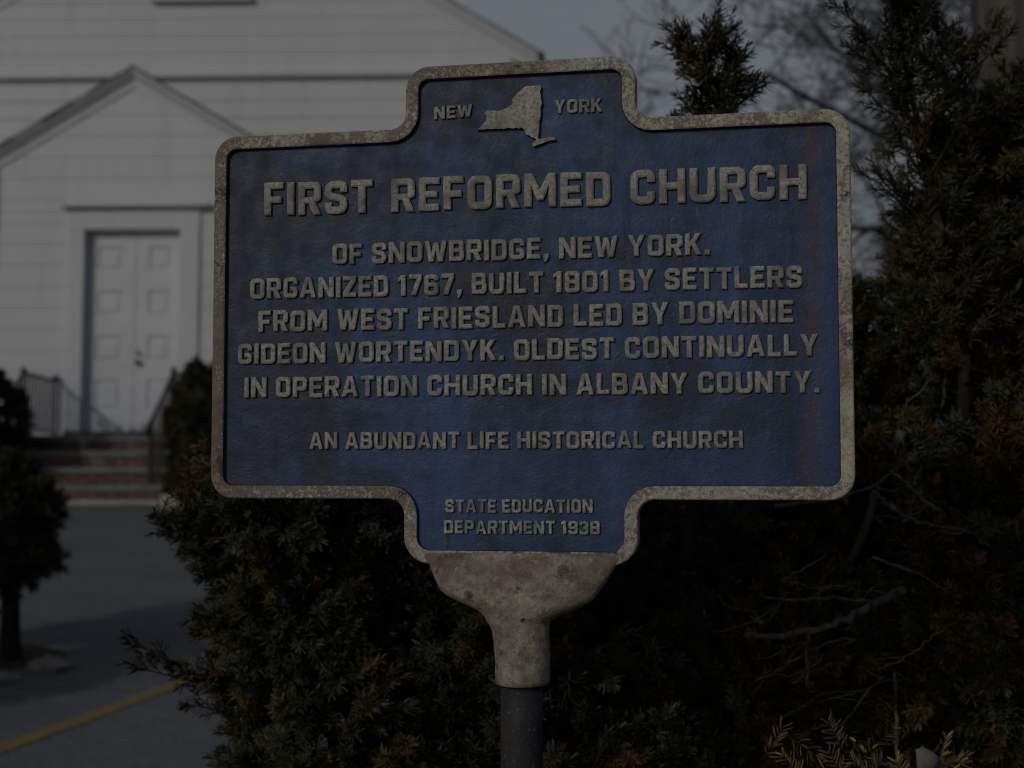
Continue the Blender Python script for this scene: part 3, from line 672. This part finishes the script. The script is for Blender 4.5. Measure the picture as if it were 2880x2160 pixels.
# ---------------------------------------------------------------- foliage
def unit(v): return v / np.maximum(np.linalg.norm(v, axis=-1, keepdims=True), 1e-9)
def shoots(name, parent, base, dirs, L, mats_idx, k=20, nl=.0195, nw=.0031, seed=0, flat=.8, mats=NEEDLES, stem=.0012, spread=(86, 38), upv=(0, 0, 1.0)):
    """one mesh of needle-covered shoots"""
    rg = np.random.default_rng(seed); n = len(base); dirs = unit(dirs)
    up = np.array(upv) + rg.normal(0, .35, (n, 3)); side = unit(np.cross(dirs, up)); nor = np.cross(side, dirs)
    t = (np.linspace(.12, 1, k)[None] + rg.normal(0, .02, (n, k))).clip(.05, 1)
    phi = np.arange(k)[None] * 2.39996 + rg.uniform(0, 6.28, (n, 1)) + rg.normal(0, .35, (n, k))
    rad = np.cos(phi)[..., None] * side[:, None] + flat * np.sin(phi)[..., None] * nor[:, None]; rad = unit(rad)
    a = np.radians(spread[0] + (spread[1] - spread[0]) * t ** 1.5 + rg.normal(0, 9, (n, k)))
    nd = np.cos(a)[..., None] * dirs[:, None] + np.sin(a)[..., None] * rad
    ln = nl * rg.uniform(.68, 1.12, (n, k)) * (1 - .25 * (t > .93)); wd = nw * rg.uniform(.8, 1.15, (n, k))
    b = base[:, None] + dirs[:, None] * (L[:, None] * t)[..., None]
    ws = unit(np.cross(nd, dirs[:, None] + 1e-3)); bend = dirs[:, None] * .16 - np.array([0, 0, .10])
    m_ = b + nd * (ln * .5)[..., None]; e_ = b + unit(nd + bend) * ln[..., None]; m_ = m_ + bend * (ln * .05)[..., None]
    w = (wd / 2)[..., None] * ws
    V = np.stack([b - w*.55, b + w*.55, m_ - w, m_ + w, e_ - w*.62, e_ + w*.62], 2).reshape(-1, 3)
    nn = n * k; q = np.arange(nn)[:, None] * 6
    Fq = np.concatenate([q + [0, 1, 3, 2], q + [2, 3, 5, 4]], 1).reshape(-1, 4)
    mi = np.repeat(np.repeat(mats_idx, k), 2)
    # stems: three-sided prisms
    o = len(V); tip = base + dirs * L[:, None]; ang = np.array([0, 2.094, 4.189])
    ring = np.cos(ang)[None, :, None] * side[:, None] + np.sin(ang)[None, :, None] * nor[:, None]
    SV = np.concatenate([base[:, None] + ring * stem, tip[:, None] + ring * stem * .6], 1).reshape(-1, 3)
    q = o + np.arange(n)[:, None] * 6
    Fs = np.concatenate([q + [0, 1, 4, 3], q + [1, 2, 5, 4], q + [2, 0, 3, 5]], 1).reshape(-1, 4)
    V = np.concatenate([V, SV]); Fq = np.concatenate([Fq, Fs]); mi = np.concatenate([mi, np.full(3 * n, len(mats) - 1)])
    me = bpy.data.meshes.new(name); me.vertices.add(len(V)); me.vertices.foreach_set('co', V.astype(np.float32).ravel())
    me.loops.add(Fq.size); me.loops.foreach_set('vertex_index', Fq.astype(np.int32).ravel())
    me.polygons.add(len(Fq)); me.polygons.foreach_set('loop_start', np.arange(0, Fq.size, 4, dtype=np.int32))
    for m in mats: me.materials.append(m)
    me.polygons.foreach_set('material_index', mi.astype(np.int32)); me.update(calc_edges=True)
    ob = bpy.data.objects.new(name, me); col.objects.link(ob); ob.parent = parent; return ob
PR = np.array([.40, .20, .20, .11, .08, .01])
class Yew:
    def __init__(s, seed): s.rg = np.random.default_rng(seed); s.b = []; s.d = []; s.l = []; s.m = []; s.tw = MB()
    def spray(s, p0, p1, n, L=(.03, .06), prob=PR, r=.003, ang=(35, 60), start=.15, sag=.0, tipn=2):
        rg = s.rg; p0, p1 = np.array(p0, float), np.array(p1, float); ax = p1 - p0; ln = np.linalg.norm(ax); d = ax / ln
        mid = (p0 + p1) / 2 + np.array([0, 0, -sag * ln]) + rg.normal(0, .03, 3) * ln
        f = lambda t: (1-t)**2 * p0 + 2*t*(1-t) * mid + t*t * p1
        s.tw.tube([f(t) for t in (0, .25, .5, .75, 1)], [r, r*.85, r*.7, r*.55, r*.4], 5, cap=False)
        main = rg.choice(6, p=prob / prob.sum())
        for i in range(n):
            t = start + (1 - start) * (i + rg.uniform(0, .8)) / n; o = rg.normal(0, 1, 3); o -= d * o.dot(d); o /= np.linalg.norm(o)
            a = math.radians(rg.uniform(*ang)) * (1 - .5 * t ** 3)
            dd = d * math.cos(a) + o * math.sin(a) + np.array([0, 0, .18])
            s.b.append(f(t)); s.d.append(dd); s.l.append(rg.uniform(*L)); s.m.append(main if rg.random() < .7 else rg.choice(6, p=prob / prob.sum()))
        for _ in range(tipn):
            s.b.append(p1); s.d.append(d + rg.normal(0, .25, 3)); s.l.append(rg.uniform(*L)); s.m.append(main)
    def blobs(s, B, n, ln=(.10, .26), per=(9, 15), front=.75, prob=PR, inner=.45, L=(.018, .040)):
        rg = s.rg; wts = np.array([b[6] if len(b) > 6 else b[3]*b[5] for b in B]); wts = wts / wts.sum()
        for _ in range(n):
            c = B[rg.choice(len(B), p=wts)]; u = rg.normal(0, 1, 3); u /= np.linalg.norm(u)
            if u[1] > 0 and rg.random() < front: u[1] = -u[1]
            q = u * np.array(c[3:6]); k = rg.uniform(inner, 1.06) ** .6 * (1 + .14 * math.sin(7*u[0] + 3*u[2] + c[0]*9) * math.cos(6*u[2] - 4*u[1]))
            tip = np.array(c[:3]) + q * k; d = u * .85 + np.array([0, -.12, .30]) + rg.normal(0, .30, 3); d /= np.linalg.norm(d)
            l_ = rg.uniform(*ln); s.spray(tip - d * l_, tip, rg.integers(*per), prob=prob, r=.0028, L=L)
    def build(s, name, label, cat, base, group=None, limbs=None, bare=None, seed=0, **k):
        root = empty(name, base); tag(root, label, cat, group); inv = -np.array(base)
        shoots('foliage', root, np.array(s.b) + inv, np.array(s.d), np.array(s.l), np.array(s.m), seed=seed, **k)
        s.tw.v = [tuple(np.array(v) + inv) for v in s.tw.v]; s.tw.build('twigs', NEEDLES[-1], root)
        if limbs:
            m = MB()
            for pts, r0, r1 in limbs: m.tube([tuple(np.array(p) + inv) for p in pts], list(np.linspace(r0, r1, len(pts))), 8)
            m.build('stems', M_STEM, root, smooth=True)
        if bare:
            m = MB()
            for pts, r0, r1 in bare: m.tube([tuple(np.array(p) + inv) for p in pts], list(np.linspace(r0, r1, len(pts))), 6)
            m.build('bare_branches', M_BARE, root, smooth=True)
        return root
def wiggle(a, b, seed, amp=.03, n=7):
    rg = random.Random(seed); a, b = Vector(a), Vector(b); L_ = (b - a).length
    o1, o2 = (Vector((rg.uniform(-1, 1), rg.uniform(-1, 1), rg.uniform(-1, 1))) * amp * L_ for _ in range(2))
    return [tuple(a.lerp(b, i/(n-1)) + o1 * math.sin(math.pi*i/(n-1)) + o2 * math.sin(2*math.pi*i/(n-1)) * .6) for i in range(n)]

# yew standing just behind the marker, left and middle
A = Yew(1)
A.blobs([(-.40, 2.72, 1.36, .22, .32, .17, .12), (-.37, 2.74, 1.14, .19, .34, .20, .13), (-.27, 2.72, .86, .215, .42, .34, .17), (-.41, 2.68, .925, .11, .26, .085, .04), (-.36, 2.66, .78, .14, .3, .12, .05), (-.10, 2.75, .55, .40, .45, .35, .10), (.05, 2.78, 1.10, .34, .42, .36, .22),
         (-.02, 2.85, 1.45, .28, .36, .22, .06), (.16, 2.70, .78, .36, .40, .34, .20), (.30, 2.95, 1.72, .22, .30, .28, .07), (.40, 2.95, 1.2, .25, .3, .3, .08)], 2200)
for i in range(9):                                   # branch jutting left over the asphalt
    t = i / 8; p = np.array([-.42 - .225 * t, 2.62 - .06 * t, .972 + .125 * t + .010 * math.sin(t * 9)])
    A.spray(p + [.10, .02, -.03], p + [-.03, A.rg.normal(0, .05), .02 + .02 * math.cos(i * 2.2)], 7, L=(.022, .045))
def leader(Y_, path, n, wid, seed, **k):
    rg = np.random.default_rng(seed); P = np.array(path)
    for i in range(n):
        t = i / (n - 1) * (len(P) - 1); j = min(int(t), len(P) - 2); p = P[j] + (P[j+1] - P[j]) * (t - j)
        w = wid(i / (n - 1)); a = rg.uniform(0, 6.28)
        d = np.array([math.cos(a) * .8, math.sin(a) * .55, .75])
        Y_.spray(p, p + d / np.linalg.norm(d) * w * rg.uniform(.6, 1.15), 6, L=(.026, .052), **k)
A.spray((.365, 2.5, 1.75), (.35, 2.5, 2.21), 24)
leader(A, [(.37, 2.5, 1.80), (.385, 2.5, 2.03), (.365, 2.5, 2.12), (.33, 2.5, 2.195)], 32, lambda t: .088 - .040 * t, 15)
A.spray((.385, 2.5, 2.08), (.435, 2.5, 2.125), 4, L=(.025, .035)); A.spray((.37, 2.5, 2.14), (.392, 2.49, 2.20), 6, L=(.02, .03))
A.spray((.30, 2.5, 2.0), (.285, 2.5, 2.055), 4, L=(.02, .03))
A.build('yew_shrub', 'dark green yew shrub behind the blue marker, one branch reaching left over the asphalt', 'shrub', (.05, 2.8, ground_z(2.8)),
        'yew shrubs behind the marker', seed=11,
        limbs=[(wiggle((.05, 2.85, .18), (-.3, 2.8, 1.2), 1), .03, .008), (wiggle((.06, 2.85, .18), (.36, 2.5, 1.95), 2), .032, .006), (wiggle((.04, 2.85, .2), (.05, 2.8, 1.4), 3), .03, .008), (wiggle((.03, 2.85, .2), (-.45, 2.62, .98), 4), .02, .005)])
# taller yew to the right
Bq = Yew(2)
Bq.blobs([(.64, 2.95, 1.50, .24, .34, .34, .16), (.63, 3.0, 1.74, .12, .28, .14, .05), (.72, 2.7, .62, .36, .36, .28, .10), (.98, 2.85, 1.78, .24, .36, .34, .22), (.98, 2.75, 1.38, .30, .36, .30, .20), (.95, 2.95, .62, .45, .40, .40, .08),
          (1.35, 3.0, 2.0, .34, .4, .5, .06), (1.4, 3.0, 1.0, .4, .5, .7, .05), (.50, 2.75, 1.0, .26, .34, .28, .12), (.98, 2.72, 2.0, .16, .22, .26, .10), (.86, 2.62, 1.12, .26, .3, .2, .12)], 2450, prob=np.array([.22, .10, .24, .22, .18, .04]))
leader(Bq, [(.80, 2.5, 1.62), (.74, 2.48, 1.86), (.70, 2.46, 2.05), (.655, 2.45, 2.20), (.66, 2.45, 2.40)], 62, lambda t: .12 - .02 * t, 6)
Bq.spray((.80, 2.5, 1.6), (.66, 2.45, 2.42), 18, r=.006)
leader(Bq, [(.74, 2.5, 1.95), (.80, 2.5, 2.12), (.82, 2.52, 2.2)], 14, lambda t: .09, 7)
OR = np.array([.1, .0, .2, .2, .3, .2])
for (x, y, z) in ((.84, 2.55, 1.62), (.80, 2.5, 1.50), (.86, 2.5, 1.46), (.73, 2.45, 1.41), (.62, 2.5, 1.25), (.82, 2.45, 1.26), (.88, 2.5, 1.36), (.70, 2.55, 1.22)):
    for _ in range(2):
        e = Bq.rg.normal(0, .03, 3); Bq.spray(np.array([x, y + .04, z - .05]) + e, np.array([x, y, z]) + e, 4, L=(.025, .045), prob=OR)
bare = []
rb = random.Random(21)
for i in range(26):
    x, z = rb.uniform(.45, .85), rb.uniform(.62, 1.5); y = rb.uniform(2.45, 2.75); a = rb.uniform(-.5, .5) + (0 if rb.random() < .75 else 1.4); L_ = rb.uniform(.15, .42)
    q = (x + math.cos(a)*L_, y + rb.uniform(-.15, .1), z + math.sin(a)*L_)
    P_ = wiggle((x, y, z), q, 100 + i, .10); bare.append((P_, rb.uniform(.0022, .0048), .0012))
    for k in range(rb.randint(0, 2)):
        c = P_[rb.randint(2, 5)]; bb = a + rb.choice((-1, 1)) * rb.uniform(.4, .9)
        bare.append((wiggle(c, (c[0] + math.cos(bb)*L_*.45, c[1] - .02, c[2] + math.sin(bb)*L_*.45), 200 + i*3 + k, .08), .0018, .0008))
def gnarl(item, seed):
    pts, r0, r1 = item; rg_ = random.Random(seed); V_ = [Vector(p) for p in pts]; out = []
    n_ = 4
    for p, q in zip(V_, V_[1:]):
        for k in range(n_): out.append(tuple(p.lerp(q, k/n_) + Vector((rg_.gauss(0, 1), rg_.gauss(0, 1), rg_.gauss(0, 1))) * .0013))
    out.append(tuple(V_[-1])); kids = []
    for _ in range(rg_.randint(1, 3)):
        c = Vector(out[rg_.randint(2, len(out) - 2)]); a_ = rg_.uniform(0, 6.28); L_ = rg_.uniform(.03, .09)
        kids.append((wiggle(c, c + Vector((math.cos(a_)*L_, rg_.uniform(-.02, .05), math.sin(a_)*L_*.7)), seed + 7, .12, 9), r0 * .45, .0007))
    return [(out, r0, r1)] + kids
bare += [([(.372, 2.31, 1.178), (.43, 2.30, 1.177), (.49, 2.30, 1.186), (.54, 2.31, 1.203), (.59, 2.33, 1.226), (.645, 2.36, 1.246)], .0045, .0078),
         ([(.40, 2.33, 1.238), (.46, 2.32, 1.232), (.505, 2.32, 1.236), (.56, 2.33, 1.232), (.60, 2.34, 1.224)], .0025, .0034), ([(.43, 2.29, 1.268), (.47, 2.29, 1.287), (.502, 2.29, 1.305)], .0028, .0014),
         ([(.385, 2.34, 1.205), (.41, 2.33, 1.195)], .002, .003), ([(.44, 2.33, 1.262), (.50, 2.34, 1.250), (.56, 2.36, 1.252)], .0018, .0018), ([(.478, 2.31, 1.19), (.475, 2.32, 1.14), (.478, 2.33, 1.09)], .0028, .0024),
         ([(.45, 2.31, 1.10), (.475, 2.31, 1.12), (.50, 2.31, 1.145)], .0022, .0015), (wiggle((.61, 2.3, 1.44), (.70, 2.32, 1.375), 41, .05), .003, .0035), (wiggle((.585, 2.32, 1.30), (.66, 2.32, 1.275), 42, .05), .003, .003),
         (wiggle((.585, 2.3, 1.405), (.655, 2.32, 1.36), 43, .05), .0028, .003),
         (wiggle((.40, 2.36, 1.10), (.58, 2.42, 1.16), 44, .06), .002, .0025), (wiggle((.52, 2.36, 1.02), (.62, 2.40, 1.10), 45, .08), .002, .0012), (wiggle((.60, 2.34, 1.12), (.72, 2.38, 1.18), 46, .08), .0022, .0015), (wiggle((.62, 2.7, 1.25), (.72, 2.62, 1.52), 9, .04), .008, .010),
         (wiggle((.46, 2.38, 1.24), (.42, 2.38, 1.19), 10, .03), .002, .002), (wiggle((.66, 2.45, .70), (.65, 2.45, 1.10), 11, .03), .003, .003)]
bare = [g for k_, b_ in enumerate(bare) for g in gnarl(b_, k_)]
B_ROOT = Bq.build('yew_shrub', 'tall yew shrub at the right with bronze tipped shoots and bare grey twigs', 'shrub', (.95, 2.95, ground_z(2.95)),
         'yew shrubs behind the marker', seed=12, bare=bare,
         limbs=[(wiggle((.95, 2.95, .2), (.80, 2.5, 1.65), 5), .035, .010), (wiggle((.80, 2.5, 1.65), (.66, 2.45, 2.3), 6, .02), .010, .003), (wiggle((.97, 2.95, .2), (1.1, 2.85, 1.8), 7), .035, .008), (wiggle((1.0, 2.95, .2), (1.4, 3, 1.7), 8), .035, .008), (wiggle((.93, 2.95, .2), (.62, 2.9, 1.4), 9), .03, .008)])

def at(px, py, Y):                                      # point at depth Y seen at (px, py) of a 2212 x 1659 picture
    u_, v_ = (px - 1106) / 3072, -(py - 829.5) / 3072; c_, s__ = math.cos(R(4.5)), math.sin(R(4.5))
    k_ = Y / (c_ - s__ * v_); return (u_ * k_, Y, 1.4 + (s__ + c_ * v_) * k_)
FS = [((1822, 1622), (1789, 1557), 2.08), ((1800, 1570), (1860, 1610), 2.10), ((1855, 1645), (1930, 1572), 2.06), ((1695, 1585), (1775, 1640), 2.08), ((2020, 1665), (2043, 1592), 2.12), ((2024, 1660), (2085, 1640), 2.07),
      ((1830, 1690), (1790, 1625), 2.05), ((1900, 1700), (1840, 1640), 2.03), ((1740, 1690), (1690, 1630), 2.06), ((1870, 1700), (1905, 1640), 2.05), ((1960, 1700), (1935, 1645), 2.06), ((1650, 1640), (1690, 1570), 2.16), ((1990, 1700), (2060, 1668), 2.05)]
fb = np.array([at(*a, y) for a, b, y in FS]) ; ft = np.array([at(*b, y - .015) for a, b, y in FS])
fo = np.array([.95, 2.95, ground_z(2.95)])
shoots('foliage', B_ROOT, fb - fo, ft - fb, np.linalg.norm(ft - fb, axis=1), np.array([2, 3, 3, 3, 3, 3, 4, 2, 4, 2, 3, 4, 3]), k=30, nl=.0205, nw=.0042, seed=51, flat=.22, spread=(66, 42), upv=(.15, -1, .25), mats=NEEDLES_LIT)
C3 = Yew(3)
C3.blobs([(.15, 3.7, 1.0, .50, .35, .6, .3), (.80, 3.75, 1.15, .50, .35, .62, .35), (1.4, 3.8, 1.2, .5, .4, .7, .3), (.5, 3.8, .6, .9, .4, .4, .2), (.85, 3.7, 1.55, .28, .3, .32, .12)], 1100, ln=(.12, .3))
C3.build('yew_shrub', 'low dark yew shrub farthest back, seen through gaps right of the marker pole', 'shrub', (.8, 3.75, ground_z(3.75)), 'yew shrubs behind the marker', seed=13, nl=.027, nw=.0055,
         limbs=[(wiggle((.8, 3.75, .28), (.3, 3.7, 1.2), 31), .03, .008), (wiggle((.82, 3.75, .28), (.9, 3.7, 1.6), 32), .03, .008), (wiggle((.84, 3.75, .28), (1.4, 3.8, 1.5), 33), .03, .008)])
# clipped shrubs by the church steps, small standard tree on the island
def clipped(name, label, cat, blobs, n, base, trunk, seed, group=None, k=12, nl=.036, nw=.011, prob=PR, ln=(.06, .12), L=(.03, .06), inner=.8):
    Y_ = Yew(seed); Y_.blobs(blobs, n, ln=ln, per=(5, 8), front=.7, prob=prob, inner=inner, L=L)
    return Y_.build(name, label, cat, base, group, limbs=trunk, seed=seed, k=k, nl=nl, nw=nw, stem=.003)
DK = np.array([.35, .45, .08, .06, .06, .0])
clipped('clipped_shrub', 'dark rounded clipped shrub left of the church steps, with an added unseen mass for shade', 'shrub', [(-6.02, 15.9, 2.24, .60, .55, .54, .5), (-6.9, 16.1, 2.0, .9, .6, .8, .3), (-6.0, 15.85, 1.75, .52, .5, .5, .35), (-6.62, 14.7, 2.6, .72, .65, 1.0, .6)], 3000, (-6.2, 15.95, ground_z(15.95)),  # last mass is added out of view to shade the steps and railing
        [(wiggle((-6.2, 15.95, 1.3), (-6.2, 15.95, 2.2), 1), .05, .02)], 31, 'clipped shrubs beside the church steps', prob=DK)
clipped('clipped_shrub', 'brown tinged clipped shrub right of the church steps', 'shrub', [(-3.32, 15.75, 2.26, .46, .5, .60, .5), (-2.6, 15.9, 2.15, .7, .5, .72, .3), (-3.15, 15.6, 1.75, .56, .5, .5, .4)], 2300, (-3.1, 15.8, ground_z(15.8)),
        [(wiggle((-3.1, 15.8, 1.3), (-3.1, 15.8, 2.2), 2), .05, .02)], 32, 'clipped shrubs beside the church steps', prob=np.array([.3, .25, .1, .06, .27, .02]))
gz = ground_z(7.0)
clipped('small_tree', 'small dark evergreen tree with bare trunk on the parking lot island', 'tree', [(-2.53, 7.0, 1.33, .32, .34, .25), (-2.80, 7.1, 1.45, .36, .36, .26), (-2.48, 7.0, 1.10, .26, .28, .15), (-2.85, 7.1, 1.1, .34, .34, .22)], 1500, (-2.44, 7.0, gz),
        [(wiggle((-2.44, 7.0, gz - .03), (-2.44, 7.0, 1.15), 3, .02), .058, .036), (wiggle((-2.44, 7.0, .95), (-2.7, 7.05, 1.35), 4), .03, .012), (wiggle((-2.44, 7.0, .86), (-2.60, 7.0, .80), 14), .014, .006)], 33, prob=DK, k=14, nl=.028, nw=.0065, ln=(.06, .14), L=(.03, .06), inner=.6)
clipped('small_tree', 'second small evergreen tree, just past the left picture edge, shading the asphalt', 'tree', [(-2.95, 5.75, 1.25, .36, .38, .34), (-2.95, 5.7, 1.0, .42, .42, .25)], 1100, (-2.95, 5.75, ground_z(5.75)),
        [(wiggle((-2.95, 5.75, ground_z(5.75) - .03), (-2.95, 5.75, 1.2), 23, .02), .05, .03)], 34, prob=DK, k=12, nl=.028, nw=.008, ln=(.06, .14), L=(.03, .06), inner=.6)
# island of soil with pale debris round the trunk
mb = MB(); rg = random.Random(9); ring = []
for k in range(40):
    a = 2*math.pi*k/40; r_ = .62 * (1 + .08 * math.sin(3*a + 1)); ring.append((-2.95 + r_*1.1*math.cos(a), 7.1 + r_*.8*math.sin(a)))
mb.v = [(x, y, ground_z(y) + .005) for x, y in ring] + [(-2.95 + (x+2.95)*.7, 7.1 + (y-7.1)*.7, ground_z(y) + .05) for x, y in ring] + [(-2.95, 7.1, ground_z(7.1) + .07)]
mb.f = [(i, (i+1) % 40, 40 + (i+1) % 40, 40 + i) for i in range(40)] + [(40 + i, 40 + (i+1) % 40, 80) for i in range(40)]; mb.m = [0]*len(mb.f)
tag(mb.build('tree_island', M_SOIL, smooth=True), kind='structure')
M_STONE = m_noise('pale_stone', (.20, .20, .21), (.34, .34, .35), 14, .9, .5, .01)
def stone(x, y, z, r, label, seed, fl=.55):
    m = MB(); nU, nV = 22, 13
    for j in range(nV + 1):
        for i in range(nU):
            th_, ph = math.pi*j/nV, 2*math.pi*i/nU; d = Vector((math.sin(th_)*math.cos(ph), math.sin(th_)*math.sin(ph), math.cos(th_)*fl))
            k = r * (1 + .55 * mnoise.fractal(d * 1.6 + Vector((seed, seed*2, 0)), 1, 2, 4)); m.v.append((d.x*k, d.y*k, d.z*k))
    m.f = [(j*nU+i, (j+1)*nU+i, (j+1)*nU+(i+1)%nU, j*nU+(i+1)%nU) for j in range(nV) for i in range(nU)]; m.m = [0]*len(m.f)
    o = m.build('stone', M_STONE, smooth=True, loc=(x, y, z)); tag(o, label, 'stone', 'pale stones round the small tree'); return o
stone(-2.20, 6.88, ground_z(6.88) + .02, .10, 'largest pale stone, right of the small tree trunk', 3, .4)
stone(-2.33, 6.62, ground_z(6.62) + .015, .07, 'pale flat stone in front of the small tree trunk', 5, .35)
stone(-2.52, 6.52, ground_z(6.52) + .012, .055, 'smallest pale stone, near the left picture edge below the small tree', 8, .4)
# pale curled dry leaf caught in the yew, lower right
lf = MB(); nU, nV = 9, 7
for j in range(nV):
    for i in range(nU):
        a, t = -1.2 + 2.4*i/(nU-1), j/(nV-1); w = .022 * math.sin(math.pi * (.12 + .80*t)) ; lf.v.append((w*math.sin(a), -w*math.cos(a)*.8 + .006*math.sin(7*t), .075*t - .012*t*t))
lf.f = [(j*nU+i, j*nU+i+1, (j+1)*nU+i+1, (j+1)*nU+i) for j in range(nV-1) for i in range(nU-1)]; lf.m = [0]*len(lf.f)
o = lf.build('dry_leaf', m_noise('pale_dead_leaf', (.10, .10, .10), (.20, .195, .185), 60, .8, .3, .002), smooth=True, loc=(.607, 2.10, .985)); o.rotation_euler = (.3, -.45, .2)
tag(o, 'pale curled dead leaf caught among yew shoots near the lower right corner', 'leaf')

# ---------------------------------------------------------------- bare trees
def bare_tree(label, base, h, r, lean, seed, levels=5, first=.35, fan=1.0, mt=M_FARTWIG, tight=1):
    rg = random.Random(seed); root = empty('bare_tree', base); tag(root, label, 'tree', 'leafless trees behind the yews')
    tr, tw = MB(), MB()
    def grow(p, d, L_, r_, lvl):
        n = 5; pts, rad = [p], [r_]; q = p.copy(); dd = d.copy()
        for i in range(n):
            w_ = .10 * (tight if lvl == 0 else 1); dd = (dd + Vector((rg.gauss(0, w_), rg.gauss(0, w_), rg.gauss(.02, .06)))).normalized(); q = q + dd * (L_/n); pts.append(q.copy()); rad.append(max(.008 if lvl else 0, r_) * (1 - (.42 if lvl or tight == 1 else .18)*(i+1)/n))
        (tr if lvl < 2 else tw).tube(pts, rad, 12 if lvl == 0 else 6 if lvl < 3 else 4, cap=False)
        if lvl >= levels: return
        for k in range(rg.randint(3, 4) + (1 if lvl else 2)):
            j = rg.randint(2 if lvl else 2, n); o_ = Vector((rg.gauss(0, 1), rg.gauss(0, 1), rg.gauss(0, .6))).normalized()
            nd = (dd * rg.uniform(.5, .9) + o_ * .75 * fan + Vector((0, 0, .12))).normalized()
            grow(pts[j], nd, L_ * rg.uniform(.5, .74), rad[j] * rg.uniform(.42, .66), lvl + 1)
    grow(Vector((0, 0, -.1)), Vector(lean).normalized(), h, r, 0)
    tr.build('trunk', M_TRUNK if mt is None else mt, root, smooth=True); tw.build('branches', mt or M_TRUNK, root)
    return root
bare_tree('thick grey trunked leafless tree at the upper right behind the yew', (3.98, 11, ground_z(11)), 13, .36, (.0, 0, 1), 3, 3, mt=None, tight=.25)
bare_tree('slender leafless tree with spreading branches beyond the marker top', (5.75, 18, 1.31), 4.5, .15, (-.12, 0, 1), 4, 5, fan=1.35)
bare_tree('leafless tree farthest back between church roof and thick trunk', (7.1, 24, 1.31), 5.0, .17, (-.16, 0, 1), 9, 5, fan=1.35)
bare_tree('leafless tree at the far right edge behind the tall yew', (8.6, 17, 1.31), 5.0, .20, (-.32, 0, 1), 12, 5, fan=1.2)
